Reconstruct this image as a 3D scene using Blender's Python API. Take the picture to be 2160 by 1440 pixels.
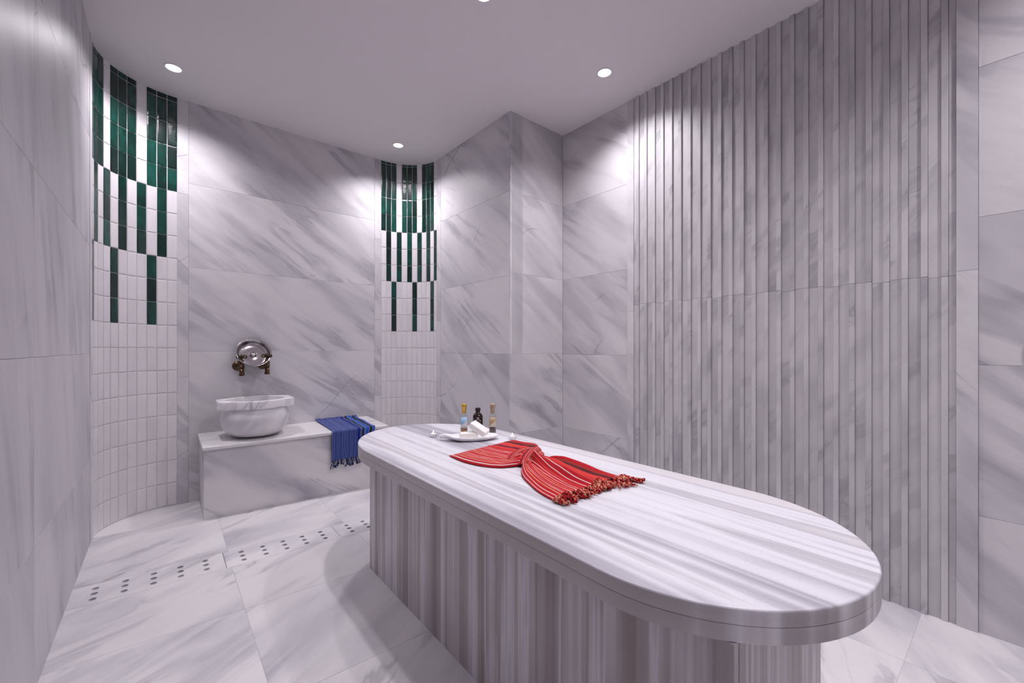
import bpy, bmesh, math, random
from mathutils import Vector, Matrix, noise as mnoise
R = random.Random(7)
scene = bpy.context.scene
for o in list(bpy.data.objects):
    bpy.data.objects.remove(o)
COL = scene.collection

# ------------------------------------------------------------------ camera, world, exposure
cam_data = bpy.data.cameras.new('camera')
cam = bpy.data.objects.new('camera', cam_data); COL.objects.link(cam)
cam.location = (0, 0, 1.1)
cam.rotation_euler = (math.pi/2, 0, -math.atan2(0.639899, 0.768459))
cam_data.sensor_width = 36.0
cam_data.lens = 882.666/2160*36
cam_data.shift_y = 15/2160
cam_data.clip_start = 0.02
scene.camera = cam

world = bpy.data.worlds.new('world'); scene.world = world
world.use_nodes = True
world.node_tree.nodes['Background'].inputs[0].default_value = (0.8, 0.8, 0.85, 1)
world.node_tree.nodes['Background'].inputs[1].default_value = 0.02

vs = scene.view_settings
vs.view_transform = 'Standard'; vs.look = 'None'; vs.gamma = 1.0; vs.use_curve_mapping = False
vs.exposure = 0.14
cy = scene.cycles
cy.max_bounces = 8; cy.diffuse_bounces = 4; cy.glossy_bounces = 4; cy.transmission_bounces = 8
cy.use_adaptive_sampling = True; cy.adaptive_threshold = 0.08
cy.use_denoising = True; cy.use_light_tree = False
cy.sample_clamp_indirect = 4.0
cy.caustics_reflective = False; cy.caustics_refractive = False

SPOT_W = 66.0                      # one recessed downlight
SPOT_COL = (0.99, 0.943, 1.0)
SPOTS = [  # x, y, label, power factor
    (0.048, 3.385, 'round recessed ceiling spotlight near the tiled corner beside the left wall', 1.0),
    (1.555, 3.401, 'small round ceiling spotlight in front of the far tiled corner', 1.0),
    (2.132, 1.651, 'round ceiling spotlight washing the ribbed marble wall', 1.0),
    (1.211, 1.673, 'ceiling spotlight above the massage table, cut by the top of the picture', 1.0),
    (1.05, 0.05, 'added fill spotlight on the ceiling above the camera, outside the picture', 1.15),  # unseen lamp, added to fill the near side of the room
    (2.0, -0.45, 'added fill spotlight on the ceiling over the room behind the table, outside the picture', 1.15),  # second added lamp, brightens the near right wall and table end
]
CEIL = (2.8409, -0.0078, 0.00738)
def ceil_z(x, y): return CEIL[0] + CEIL[1]*x + CEIL[2]*y

# ------------------------------------------------------------------ helpers
def link(o, parent=None):
    COL.objects.link(o)
    if parent is not None: o.parent = parent
    return o
def tag(o, label=None, cat=None, group=None, kind=None):
    if label: o['label'] = label
    if cat: o['category'] = cat
    if group: o['group'] = group
    if kind: o['kind'] = kind
    return o
def empty(name, loc=(0, 0, 0), rz=0.0):
    o = bpy.data.objects.new(name, None); o.empty_display_size = 0.05
    o.location = loc; o.rotation_euler = (0, 0, rz)
    return link(o)
def mesh_obj(name, bm, mat, parent=None, smooth=False, loc=None):
    me = bpy.data.meshes.new(name)
    bmesh.ops.recalc_face_normals(bm, faces=bm.faces[:])
    bm.to_mesh(me); bm.free()
    if mat: me.materials.append(mat)
    if smooth:
        for p in me.polygons: p.use_smooth = True
    o = bpy.data.objects.new(name, me); link(o, parent)
    if loc is not None: o.location = loc
    return o
def add_box(bm, lo, hi, bev=0.0, seg=1):
    r = bmesh.ops.create_cube(bm, size=1.0)
    vs_ = r['verts']
    for v in vs_:
        v.co = Vector(((lo[i]+hi[i])/2 + v.co[i]*(hi[i]-lo[i]) for i in range(3)))
    if bev > 0:
        es = list({e for v in vs_ for e in v.link_edges})
        bmesh.ops.bevel(bm, geom=es, offset=bev, segments=seg, affect='EDGES', profile=0.5)
def box(name, lo, hi, mat, parent=None, bev=0.0, seg=1, centre=True):
    """a bevelled box with its origin at its own centre (so its texture has its own place)"""
    c = [(lo[i]+hi[i])/2 for i in range(3)] if centre else (0, 0, 0)
    bm = bmesh.new()
    add_box(bm, [lo[i]-c[i] for i in range(3)], [hi[i]-c[i] for i in range(3)], bev, seg)
    return mesh_obj(name, bm, mat, parent, loc=c)
def lathe(bm, prof, n=32, power=2.0, cx=0, cy_=0, sx=1.0, sy=1.0, cap=True):
    rings = []
    for r, z in prof:
        ring = []
        for i in range(n):
            a = 2*math.pi*i/n
            c, s = math.cos(a), math.sin(a)
            if power != 2.0:
                k = (abs(c)**power + abs(s)**power)**(-1/power); c, s = c*k, s*k
            ring.append(bm.verts.new((cx+r*c*sx, cy_+r*s*sy, z)))
        rings.append(ring)
    for a, b in zip(rings, rings[1:]):
        for i in range(n):
            bm.faces.new((a[i], a[(i+1) % n], b[(i+1) % n], b[i]))
    if cap:
        if prof[0][0] > 1e-5: bm.faces.new(rings[0][::-1])
        if prof[-1][0] > 1e-5: bm.faces.new(rings[-1])
    return rings
def tube(bm, pts, rads, n=10, cap=True):
    pts = [Vector(p) for p in pts]
    if not hasattr(rads, '__len__'): rads = [rads]*len(pts)
    rings = []; up = None
    for i, p in enumerate(pts):
        t = (pts[min(i+1, len(pts)-1)] - pts[max(i-1, 0)]).normalized()
        if up is None:
            up = Vector((0, 0, 1)) if abs(t.z) < 0.9 else Vector((1, 0, 0))
        a = t.cross(up)
        if a.length < 1e-4: a = t.orthogonal()
        a.normalize(); b = a.cross(t).normalized(); up = b
        rings.append([bm.verts.new(p + (a*math.cos(2*math.pi*k/n) + b*math.sin(2*math.pi*k/n))*rads[i]) for k in range(n)])
    for a, b in zip(rings, rings[1:]):
        for k in range(n):
            bm.faces.new((a[k], a[(k+1) % n], b[(k+1) % n], b[k]))
    if cap:
        bm.faces.new(rings[0][::-1]); bm.faces.new(rings[-1])
def catmull(pts, m):
    out = []; n = len(pts)
    for q in range(m):
        f = q/(m-1)*(n-1); i = min(int(f), n-2); t = f-i
        p0, p1, p2, p3 = (Vector(pts[max(0, min(n-1, i+k))]) for k in (-1, 0, 1, 2))
        out.append(0.5*((2*p1) + (p2-p0)*t + (2*p0-5*p1+4*p2-p3)*t*t + (3*p1-p0-3*p2+p3)*t*t*t))
    return out
def sstep(a, b, x):
    t = max(0, min(1, (x-a)/(b-a))); return t*t*(3-2*t)

# ------------------------------------------------------------------ materials
class NT:
    def __init__(s, name):
        s.m = bpy.data.materials.new(name); s.m.use_nodes = True
        s.t = s.m.node_tree; s.bsdf = s.t.nodes['Principled BSDF']
    def n(s, typ, **kw):
        nd = s.t.nodes.new(typ)
        for k, v in kw.items(): setattr(nd, k, v)
        return nd
    def set(s, nd, i, v):
        if hasattr(v, 'is_output'): s.t.links.new(v, nd.inputs[i])
        else: nd.inputs[i].default_value = v
    def math(s, op, a, b=0.0, c=None, clamp=False):
        nd = s.n('ShaderNodeMath', operation=op); nd.use_clamp = clamp
        s.set(nd, 0, a); s.set(nd, 1, b)
        if c is not None: s.set(nd, 2, c)
        return nd.outputs[0]
    def smooth(s, x, a, b, lo=0.0, hi=1.0):
        nd = s.n('ShaderNodeMapRange', interpolation_type='SMOOTHSTEP')
        s.set(nd, 0, x); s.set(nd, 1, a); s.set(nd, 2, b); s.set(nd, 3, lo); s.set(nd, 4, hi)
        return nd.outputs[0]
    def mix(s, f, a, b, mode='MIX'):
        nd = s.n('ShaderNodeMix', data_type='RGBA', blend_type=mode)
        s.set(nd, 0, f)
        for i, v in ((6, a), (7, b)):
            s.set(nd, i, v if hasattr(v, 'is_output') else (*v, 1) if len(v) == 3 else v)
        return nd.outputs[2]
    def mapping(s, vec, rot=(0, 0, 0), scale=(1, 1, 1), loc=(0, 0, 0)):
        nd = s.n('ShaderNodeMapping'); s.set(nd, 0, vec)
        s.set(nd, 1, loc); nd.inputs[2].default_value = rot; nd.inputs[3].default_value = scale
        return nd.outputs[0]
    def noise(s, vec, scale, detail=4.0, rough=0.55, dist=0.0):
        nd = s.n('ShaderNodeTexNoise'); s.set(nd, 'Vector', vec); s.set(nd, 'Scale', scale)
        s.set(nd, 'Detail', detail); s.set(nd, 'Roughness', rough); s.set(nd, 'Distortion', dist)
        return nd.outputs[0]
    def ramp(s, x, stops, interp='LINEAR'):
        nd = s.n('ShaderNodeValToRGB'); nd.color_ramp.interpolation = interp
        el = nd.color_ramp.elements
        while len(el) > 1: el.remove(el[-1])
        el[0].position = stops[0][0]; el[0].color = (*stops[0][1], 1)
        for p, c in stops[1:]:
            e = el.new(p); e.color = (*c, 1)
        s.set(nd, 0, x); return nd.outputs[0]
    def bump(s, h, strength=0.2, dist=0.002):
        nd = s.n('ShaderNodeBump'); s.set(nd, 'Height', h); s.set(nd, 'Strength', strength); s.set(nd, 'Distance', dist)
        s.set(s.bsdf, 'Normal', nd.outputs[0])
    def out(s, base=None, rough=None, metal=None, spec=None):
        if base is not None: s.set(s.bsdf, 'Base Color', base if hasattr(base, 'is_output') else (*base, 1))
        if rough is not None: s.set(s.bsdf, 'Roughness', rough)
        if metal is not None: s.set(s.bsdf, 'Metallic', metal)
        if spec is not None: s.set(s.bsdf, 'Specular IOR Level', spec)
        return s.m
def plain(name, col, rough=0.5, metal=0.0, spec=0.5):
    return NT(name).out(col, rough, metal, spec)
def offset_coords(T, mult=37.0):
    tc = T.n('ShaderNodeTexCoord'); oi = T.n('ShaderNodeObjectInfo')
    off = T.n('ShaderNodeCombineXYZ')
    T.set(off, 0, T.math('MULTIPLY', oi.outputs['Random'], mult))
    T.set(off, 1, T.math('MULTIPLY', oi.outputs['Random'], mult*1.7))
    T.set(off, 2, T.math('MULTIPLY', oi.outputs['Random'], mult*0.6))
    va = T.n('ShaderNodeVectorMath', operation='ADD')
    T.set(va, 0, tc.outputs['Object']); T.set(va, 1, off.outputs[0])
    return va.outputs[0], oi.outputs['Random']
def marble(name, plane='xz', ang=0.62, white=(0.67, 0.648, 0.672), grey=(0.33, 0.32, 0.355), dark=(0.16, 0.15, 0.175),
           rough=0.42, cloud=0.88, vein=0.32, stretch=(0.75, 2.6), spec=0.5, cross=0.5, vary=0.08, wear=0.12):
    """veined white marble; the veins run down to the right at `ang` in the slab's own plane"""
    T = NT(name)
    co, rnd = offset_coords(T)
    if plane == 'xz':
        rot = T.mapping(co, rot=(0, -ang, 0)); rot2 = T.mapping(co, rot=(0, 0.7, 0))
        sc, sc2 = (stretch[0], 1.4, stretch[1]), (0.8, 1.4, 2.2)
    else:
        rot = T.mapping(co, rot=(0, 0, ang)); rot2 = T.mapping(co, rot=(0, 0, -0.7))
        sc, sc2 = (stretch[0], stretch[1], 1.4), (0.8, 2.2, 1.4)
    st = T.mapping(rot, scale=sc); st2 = T.mapping(rot2, scale=sc2)
    n1 = T.noise(st, 1.15, 4, 0.52, 0.6)
    n2 = T.noise(T.mapping(st, scale=(1, 1.8, 1.9) if plane == 'xz' else (1, 1.9, 1.8)), 1.8, 4, 0.55, 0.7)
    n3 = T.noise(co, 2.1, 2, 0.5)
    n4 = T.noise(st2, 0.55, 2, 0.45)
    grain = T.noise(co, 150, 1, 0.6)
    broad = T.smooth(n1, 0.42, 0.68)
    streak = T.smooth(n2, 0.44, 0.72)
    patch = T.smooth(n3, 0.40, 0.62)
    d = T.math('ABSOLUTE', T.math('SUBTRACT', n2, 0.56))
    thin = T.math('MULTIPLY', T.smooth(d, 0.0, 0.035, 1.0, 0.0), T.smooth(n3, 0.52, 0.68))
    d2 = T.math('ABSOLUTE', T.math('SUBTRACT', n4, 0.5))
    thin2 = T.math('MULTIPLY', T.smooth(d2, 0.0, 0.0035, 1.0, 0.0), T.smooth(n3, 0.50, 0.60))
    amt = T.math('ADD', T.math('MULTIPLY', broad, 0.55*cloud),
                 T.math('MULTIPLY', T.math('MULTIPLY', streak, T.math('MULTIPLY_ADD', patch, 0.7, 0.3)), 0.75*cloud), clamp=True)
    c = T.mix(amt, white, grey)
    c = T.mix(T.math('MULTIPLY', thin, vein), c, dark)
    c = T.mix(T.math('MULTIPLY', thin2, cross), c, dark)
    br = T.math('MULTIPLY_ADD', grain, 0.10, 0.95-vary/2)
    br = T.math('ADD', br, T.math('MULTIPLY', rnd, vary))
    hs = T.n('ShaderNodeHueSaturation'); T.set(hs, 'Value', br); T.set(hs, 'Color', c)
    return T.out(hs.outputs[0], T.math('MULTIPLY_ADD', n3, wear, rough-wear/2), spec=spec)
def striped(name, axis, stops, rough=0.25, freq=7.0, fine=0.16, gain=1.3):
    """banded marble, the bands across `axis` (0=x, 1=y)"""
    T = NT(name)
    tc = T.n('ShaderNodeTexCoord'); co = tc.outputs['Object']
    s = [0.02, 0.02, 0.012]; s[axis] = 1.0
    a = T.noise(T.mapping(co, scale=s), freq, 4, 0.6, 0.0)
    s2 = [0.02, 0.02, 0.008]; s2[axis] = 1.0
    b = T.noise(T.mapping(co, scale=s2, loc=(3.1, 7.7, 1.3)), freq*7, 3, 0.7)
    cl = T.noise(T.mapping(co, scale=(2.5, 1.2, 1.0), loc=(9, 4, 2)), 2.0, 3, 0.6)
    x = T.math('ADD', T.math('MULTIPLY_ADD', T.math('SUBTRACT', a, 0.5), gain, 0.5), T.math('MULTIPLY', T.math('SUBTRACT', b, 0.5), fine))
    x = T.math('ADD', x, T.math('MULTIPLY', T.math('SUBTRACT', cl, 0.5), 0.14))
    c = T.ramp(x, stops)
    g = T.noise(co, 150, 1)
    hs = T.n('ShaderNodeHueSaturation'); T.set(hs, 'Value', T.math('MULTIPLY_ADD', g, 0.10, 0.95)); T.set(hs, 'Color', c)
    return T.out(hs.outputs[0], T.math('MULTIPLY_ADD', cl, 0.14, rough-0.07))

M = {}
M['wall'] = marble('wall marble')
M['wall_left'] = marble('polished marble, left wall', ang=1.3, rough=0.42, cloud=0.75, stretch=(0.6, 2.4), wear=0.04, spec=0.25, white=(0.60, 0.58, 0.605))
M['trim'] = marble('trim marble', ang=0.9, rough=0.42, cloud=0.8)
M['strip'] = marble('ribbed wall marble', ang=-0.75, rough=0.42, cloud=0.9, stretch=(1.2, 2.6),
                    white=(0.60, 0.58, 0.60), grey=(0.38, 0.365, 0.39), vary=0.12, cross=0.2)
M['floor'] = marble('floor marble', plane='xy', ang=-0.55, rough=0.42, cloud=0.9, vein=0.3, white=(0.76, 0.735, 0.755), grey=(0.40, 0.395, 0.44), cross=0.1, stretch=(0.9, 2.0))
M['bench'] = marble('bench marble', ang=0.6, rough=0.35, cloud=0.9, white=(0.72, 0.695, 0.715), grey=(0.36, 0.35, 0.395))
M['bench_top'] = marble('bench top marble', plane='xy', ang=-0.3, rough=0.25, cloud=0.4, vein=0.2, white=(0.78, 0.755, 0.77), cross=0.05)
M['basin'] = marble('basin marble', ang=-1.05, rough=0.28, cloud=0.75, vein=0.35, white=(0.83, 0.81, 0.83), grey=(0.48, 0.46, 0.51), stretch=(1.6, 5.0))
TOPSTOPS = [(0.28, (0.33, 0.315, 0.355)), (0.38, (0.46, 0.445, 0.50)), (0.46, (0.74, 0.73, 0.78)), (0.53, (0.80, 0.79, 0.835)), (0.60, (0.52, 0.505, 0.55)), (0.70, (0.72, 0.69, 0.715))]
BASESTOPS = [(0.30, (0.185, 0.145, 0.143)), (0.40, (0.30, 0.255, 0.258)), (0.47, (0.425, 0.385, 0.40)), (0.54, (0.61, 0.59, 0.635)), (0.60, (0.345, 0.30, 0.31)), (0.70, (0.56, 0.53, 0.565))]
M['top'] = striped('banded marble top', 0, TOPSTOPS, 0.34, 4.2, 0.12, 1.75)
M['edge'] = striped('banded marble edge', 0, [(0.30, (0.40, 0.36, 0.37)), (0.42, (0.52, 0.485, 0.50)), (0.50, (0.80, 0.785, 0.82)), (0.57, (0.60, 0.565, 0.585)), (0.65, (0.46, 0.42, 0.43)), (0.72, (0.76, 0.74, 0.77))], 0.4, 4.2, 0.12, 2.0)
M['side'] = striped('banded marble side', 1, BASESTOPS, 0.4, 6.0, 0.15)
M['end'] = striped('banded marble end', 0, BASESTOPS, 0.4, 6.0, 0.15)
M['grout'] = plain('pale grey grout', (0.55, 0.53, 0.555), 0.8)
M['floor_grout'] = plain('pale floor grout', (0.62, 0.60, 0.62), 0.8)
M['white_grout'] = plain('white tile grout', (0.76, 0.74, 0.75), 0.7)
def ceil_mat():
    T = NT('white ceiling paint'); tc = T.n('ShaderNodeTexCoord')
    T.bump(T.noise(tc.outputs['Object'], 90, 3), 0.04, 0.001)
    return T.out((0.80, 0.765, 0.78), 0.75, spec=0.2)
M['ceiling'] = ceil_mat()
def tile_mat(name, stops, rough, bump):
    T = NT(name); co, rnd = offset_coords(T, 91.0)
    n = T.noise(T.mapping(co, scale=(1.6, 1, 0.7)), 14, 3, 0.5, 0.0)
    x = T.math('ADD', T.math('MULTIPLY', n, 0.65), T.math('MULTIPLY', rnd, 0.35))
    T.bump(T.noise(co, 26, 2), bump, 0.004)
    T.set(T.bsdf, 'Coat Weight', 0.25); T.set(T.bsdf, 'Coat Roughness', 0.06)
    return T.out(T.ramp(x, stops), rough)
M['green'] = tile_mat('dark green glazed tile', [(0.25, (0.0006, 0.008, 0.006)), (0.5, (0.001, 0.026, 0.019)), (0.78, (0.006, 0.075, 0.056))], 0.22, 0.35)
M['white_tile'] = tile_mat('white glazed tile', [(0.2, (0.70, 0.67, 0.70)), (0.8, (0.80, 0.765, 0.79))], 0.3, 0.22)
def bronze_mat():
    T = NT('antique bronze'); tc = T.n('ShaderNodeTexCoord')
    n = T.noise(tc.outputs['Object'], 60, 4)
    return T.out(T.ramp(n, [(0.3, (0.035, 0.02, 0.013)), (0.7, (0.15, 0.092, 0.052))]), 0.33, 0.9)
M['bronze'] = bronze_mat()
def steel_mat():
    T = NT('polished tinned metal'); tc = T.n('ShaderNodeTexCoord')
    return T.out((0.52, 0.485, 0.50), T.math('MULTIPLY_ADD', T.noise(tc.outputs['Object'], 25, 2), 0.10, 0.12), 1.0)
M['steel'] = steel_mat()
def glass(name, col, rough=0.03):
    """thin clear glass: mostly see-through, mirror-like towards its edges"""
    T = NT(name); out = T.t.nodes['Material Output']
    tr = T.n('ShaderNodeBsdfTransparent'); tr.inputs[0].default_value = (*col, 1)
    gl = T.n('ShaderNodeBsdfGlossy'); gl.inputs['Roughness'].default_value = rough
    lw = T.n('ShaderNodeLayerWeight'); lw.inputs[0].default_value = 0.35
    mx = T.n('ShaderNodeMixShader'); T.set(mx, 0, T.math('MULTIPLY_ADD', lw.outputs['Facing'], 0.45, 0.06))
    T.t.links.new(tr.outputs[0], mx.inputs[1]); T.t.links.new(gl.outputs[0], mx.inputs[2])
    T.t.links.new(mx.outputs[0], out.inputs['Surface'])
    T.t.nodes.remove(T.bsdf)
    return T.m
M['clear'] = glass('clear bottle glass', (0.95, 0.97, 0.97))
M['amber'] = NT('dark amber glass').out((0.022, 0.006, 0.006), 0.12)
M['gold'] = plain('gold foil cap', (0.62, 0.36, 0.07), 0.35, 0.6)
def cork_mat():
    T = NT('speckled cork cap'); tc = T.n('ShaderNodeTexCoord')
    return T.out(T.ramp(T.noise(tc.outputs['Object'], 220, 3), [(0.35, (0.22, 0.13, 0.07)), (0.6, (0.55, 0.42, 0.28))]), 0.6)
M['cork'] = cork_mat()
M['soap'] = plain('white soap', (0.90, 0.88, 0.85), 0.4)
M['ceramic'] = plain('white glazed ceramic', (0.84, 0.83, 0.84), 0.12)
M['wax'] = plain('white candle wax', (0.85, 0.82, 0.80), 0.45)
M['tin'] = plain('aluminium candle cup', (0.72, 0.71, 0.72), 0.3, 0.8)
M['black'] = plain('black wick', (0.02, 0.02, 0.02), 0.8)
def emit(name, col, k):
    T = NT(name); T.set(T.bsdf, 'Emission Color', (*col, 1)); T.set(T.bsdf, 'Emission Strength', k)
    return T.out(col, 0.4)
M['flame'] = emit('candle flame', (1.0, 0.80, 0.55), 5.0)
M['lens'] = emit('lit frosted spotlight lens', (0.93, 0.96, 1.0), 2.2)
M['ring'] = plain('white spotlight ring', (0.80, 0.77, 0.79), 0.4)

# ------------------------------------------------------------------ ceiling spotlights (with their own light)
def spotlight(x, y, label, k):
    z = ceil_z(x, y)
    t = tag(empty('ceiling_spotlight', (x, y, z)), label, 'spotlight', 'recessed ceiling spotlights')
    bm = bmesh.new(); lathe(bm, [(0.046, 0.004), (0.047, -0.003), (0.044, -0.005), (0.0405, -0.004), (0.040, 0.004)], 40, cap=False)
    mesh_obj('trim_ring', bm, M['ring'], t, True)
    bm = bmesh.new(); lathe(bm, [(0.0402, 0.001), (0.0402, -0.002), (0.03, -0.003), (0.0, -0.0032)], 40)
    mesh_obj('lens', bm, M['lens'], t)
    ld = bpy.data.lights.new('spotlight_beam', 'SPOT'); ld.energy = SPOT_W*k; ld.color = SPOT_COL
    ld.spot_size = math.radians(142); ld.spot_blend = 1.0; ld.shadow_soft_size = 0.04
    lo = bpy.data.objects.new('spotlight_beam', ld); link(lo, t); lo.location = (0, 0, -0.012)
for s in SPOTS: spotlight(*s)

# ------------------------------------------------------------------ floor (slopes very slightly, as a wet room does)
YB, XL, XR, XP, YP = 3.7845, -0.317, 2.509, 1.953, 2.365      # wall planes: back, left, right, pier side, pier front
YF = -1.3
bm = bmesh.new()
add_box(bm, (-0.5, YF-0.1, -0.12), (2.75, 2.536, -0.0012))
add_box(bm, (-0.5, 2.738, -0.12), (2.75, 4.0, -0.0012))
add_box(bm, (-0.5, 2.536, -0.20), (2.75, 2.738, -0.07))
floor = tag(mesh_obj('floor', bm, M['floor_grout']), kind='structure'); floor.rotation_euler = (0, 0.014, 0)
def floor_row(y0, y1, xs):
    for a, b in zip(xs, xs[1:]):
        box('floor_tile', (a+0.0007, y0+0.0007, -0.02), (b-0.0007, y1-0.0007, 0.0), M['floor'], floor, 0.0004)
LOW = [XL-0.02, 0.265, 0.90, 1.47, 2.06, XR+0.02]
for y0, y1 in ((-1.3, -0.96), (-0.96, -0.35), (-0.35, 0.255), (0.255, 0.866), (0.866, 1.477), (1.477, 2.089), (2.089, 2.534)):
    floor_row(y0, y1, LOW)
floor_row(2.74, 3.41, [XL-0.02, 0.27, 0.885, 1.5, XP+0.02])
floor_row(3.41, YB+0.02, [XL-0.02, 0.27, 0.885, 1.5, XP+0.02])
def drain_slab(x0, x1, hx):
    bm = bmesh.new(); cx, cyy = (x0+x1)/2, 2.637
    add_box(bm, (x0+0.001-cx, 2.535-cyy, -0.02), (x1-0.001-cx, 2.739-cyy, 0.0004), 0.0009)
    o = mesh_obj('drain_slab', bm, M['floor'], floor, loc=(cx, cyy, 0))
    bm = bmesh.new()
    for h in hx:
        for hy in (2.690, 2.637, 2.583):
            lathe(bm, [(0.0128, -0.05), (0.0128, 0.05)], 20, cx=h-cx, cy_=hy-cyy)
    cut = mesh_obj('cutter', bm, None, floor, loc=(cx, cyy, 0))
    md = o.modifiers.new('holes', 'BOOLEAN'); md.object = cut; md.operation = 'DIFFERENCE'; md.solver = 'EXACT'
    bpy.context.view_layer.update()
    dg = bpy.context.evaluated_depsgraph_get()
    me = bpy.data.meshes.new_from_object(o.evaluated_get(dg))
    o.modifiers.clear(); o.data = me
    bpy.data.objects.remove(cut)
    return o
HX = [-0.239+0.1012*i for i in range(5)]
for k, x0 in enumerate((XL-0.002, 0.245, 0.805, 1.365)):
    drain_slab(x0, (0.245, 0.805, 1.365, XP)[k], [h+(0, 0.563, 1.123, 1.683)[k] for h in HX if h+(0, 0.563, 1.123, 1.683)[k] < XP-0.03])

# ------------------------------------------------------------------ ceiling
bm = bmesh.new()
cs = [(-0.6, YF-0.2), (2.8, YF-0.2), (2.8, 4.05), (-0.6, 4.05)]
lo = [bm.verts.new((x, y, ceil_z(x, y))) for x, y in cs]; hi = [bm.verts.new((x, y, ceil_z(x, y)+0.12)) for x, y in cs]
bm.faces.new(lo); bm.faces.new(hi[::-1])
for i in range(4): bm.faces.new((lo[i], lo[(i+1) % 4], hi[(i+1) % 4], hi[i]))
tag(mesh_obj('ceiling', bm, M['ceiling']), kind='structure')

# ------------------------------------------------------------------ walls: a backing plus marble slabs, seen from the room side
# local frame of a wall: x runs left to right seen from the room, -y faces the room, z is up
def wall(name, origin, rz, length, mat=None, x0=0.0):
    o = box(name, (x0, 0.014, -0.08), (length, 0.12, 2.95), mat or M['grout'], None, centre=False)
    o.location = origin; o.rotation_euler = (0, 0, rz)
    return tag(o, kind='structure')
def slab(w, x0, x1, z0, z1, mat, name='marble_slab', proud=0.0, bev=0.0008, gap=0.0004, depth=0.016):
    return box(name, (x0+gap, -proud, z0+gap), (x1-gap, depth, z1-gap), mat, w, bev)
TOP = 2.95
def courses(w, xs, zs, mat, **kw):
    for a, b in zip(xs, xs[1:]):
        for z0, z1 in zip(zs, zs[1:]): slab(w, a, b, z0, z1, mat, **kw)
ZB = [-0.06, 0.482, 1.080, 1.682, 2.283, TOP]
# back wall
w = wall('wall_back', (0.0746, YB, 0), 0, 1.561-0.0746)
courses(w, [0.0634, 1.4234], ZB, M['wall'])
for x0, x1, zs in ((0, 0.0634, [-0.06, 0.9, 1.56, 2.2, TOP]), (1.4234, 1.4864, [-0.06, 0.66, 1.37, 2.12, TOP])):
    courses(w, [x0, x1], zs, M['trim'], name='trim_strip', proud=0.001)
# left wall (polished); its local x runs from the front of the room to the back
w = wall('wall_left', (XL, YF, 0), math.pi/2, 3.39-YF)
ys = [0, 0.98, 2.18, 3.30, 3.301-YF]
courses(w, ys, [-0.06, 0.47, 1.072, 1.675, 2.275, TOP], M['wall_left'])
courses(w, [3.303-YF, 3.39-YF], [-0.06, 0.85, 1.6, TOP], M['trim'], name='trim_strip', proud=0.002)
# pier: side facing the basin corner, front facing the room
w = wall('wall_pier_side', (XP, YB-0.345, 0), -math.pi/2, YB-0.345-YP)
courses(w, [0, 0.075], [-0.06, 0.66, 1.35, 2.1, TOP], M['trim'], name='trim_strip', proud=0.001)
courses(w, [0.075, YB-0.345-YP-0.0005], [-0.06, 0.470, 1.060, 1.640, 2.262, TOP], M['wall'])
w = wall('wall_pier_front', (XP, YP, 0), 0, XR-XP, x0=0.018)
courses(w, [-0.0005, XR-XP], [-0.06, 0.468, 1.062, 1.660, 2.256, TOP], M['wall'])
# right wall: plain field, ribbed field, wide edge strip, plain field; local x = YP - y
w = wall('wall_right', (XR, YP, 0), -math.pi/2, YP-YF)
L = lambda y: YP-y
courses(w, [0, L(1.742)], [-0.06, 0.462, 1.054, 1.660, 2.258, TOP], M['wall'])
courses(w, [L(1.742), L(1.690)], [-0.06, 0.74, 1.36, TOP], M['trim'], name='trim_strip', proud=0.004)
PER, BW = 0.06125, 0.0222
first = 0.1754
zj = 1.402
for k in range(25):
    y0 = first + PER*k
    j = zj + (0.004 if k % 3 else -0.003)
    for z0, z1 in ((-0.06, j), (j, TOP)):
        slab(w, L(y0+BW), L(y0), z0, z1, M['strip'], name='raised_rib', proud=0.0095, bev=0.0016)
        top = y0+PER if k < 24 else 1.690
        slab(w, L(top), L(y0+BW), z0, z1, M['strip'], name='recessed_strip', bev=0.0008, gap=0.0004)
for z0, z1 in ((-0.06, zj), (zj, TOP)):
    slab(w, L(first), L(0.1537), z0, z1, M['strip'], name='recessed_strip', bev=0.0008, gap=0.0004)
courses(w, [L(0.1537), L(0.0924)], [-0.06, 1.416, TOP], M['trim'], name='trim_strip', proud=0.012)
courses(w, [L(0.0924), L(-0.55), L(YF)], [-0.06, 0.43, 1.034, 1.626, 2.225, TOP], M['wall'])
# wall behind the camera
w = wall('wall_front', (XR, YF, 0), math.pi, XR-XL)
courses(w, [0, 1.4, XR-XL], ZB, M['wall'])

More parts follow.
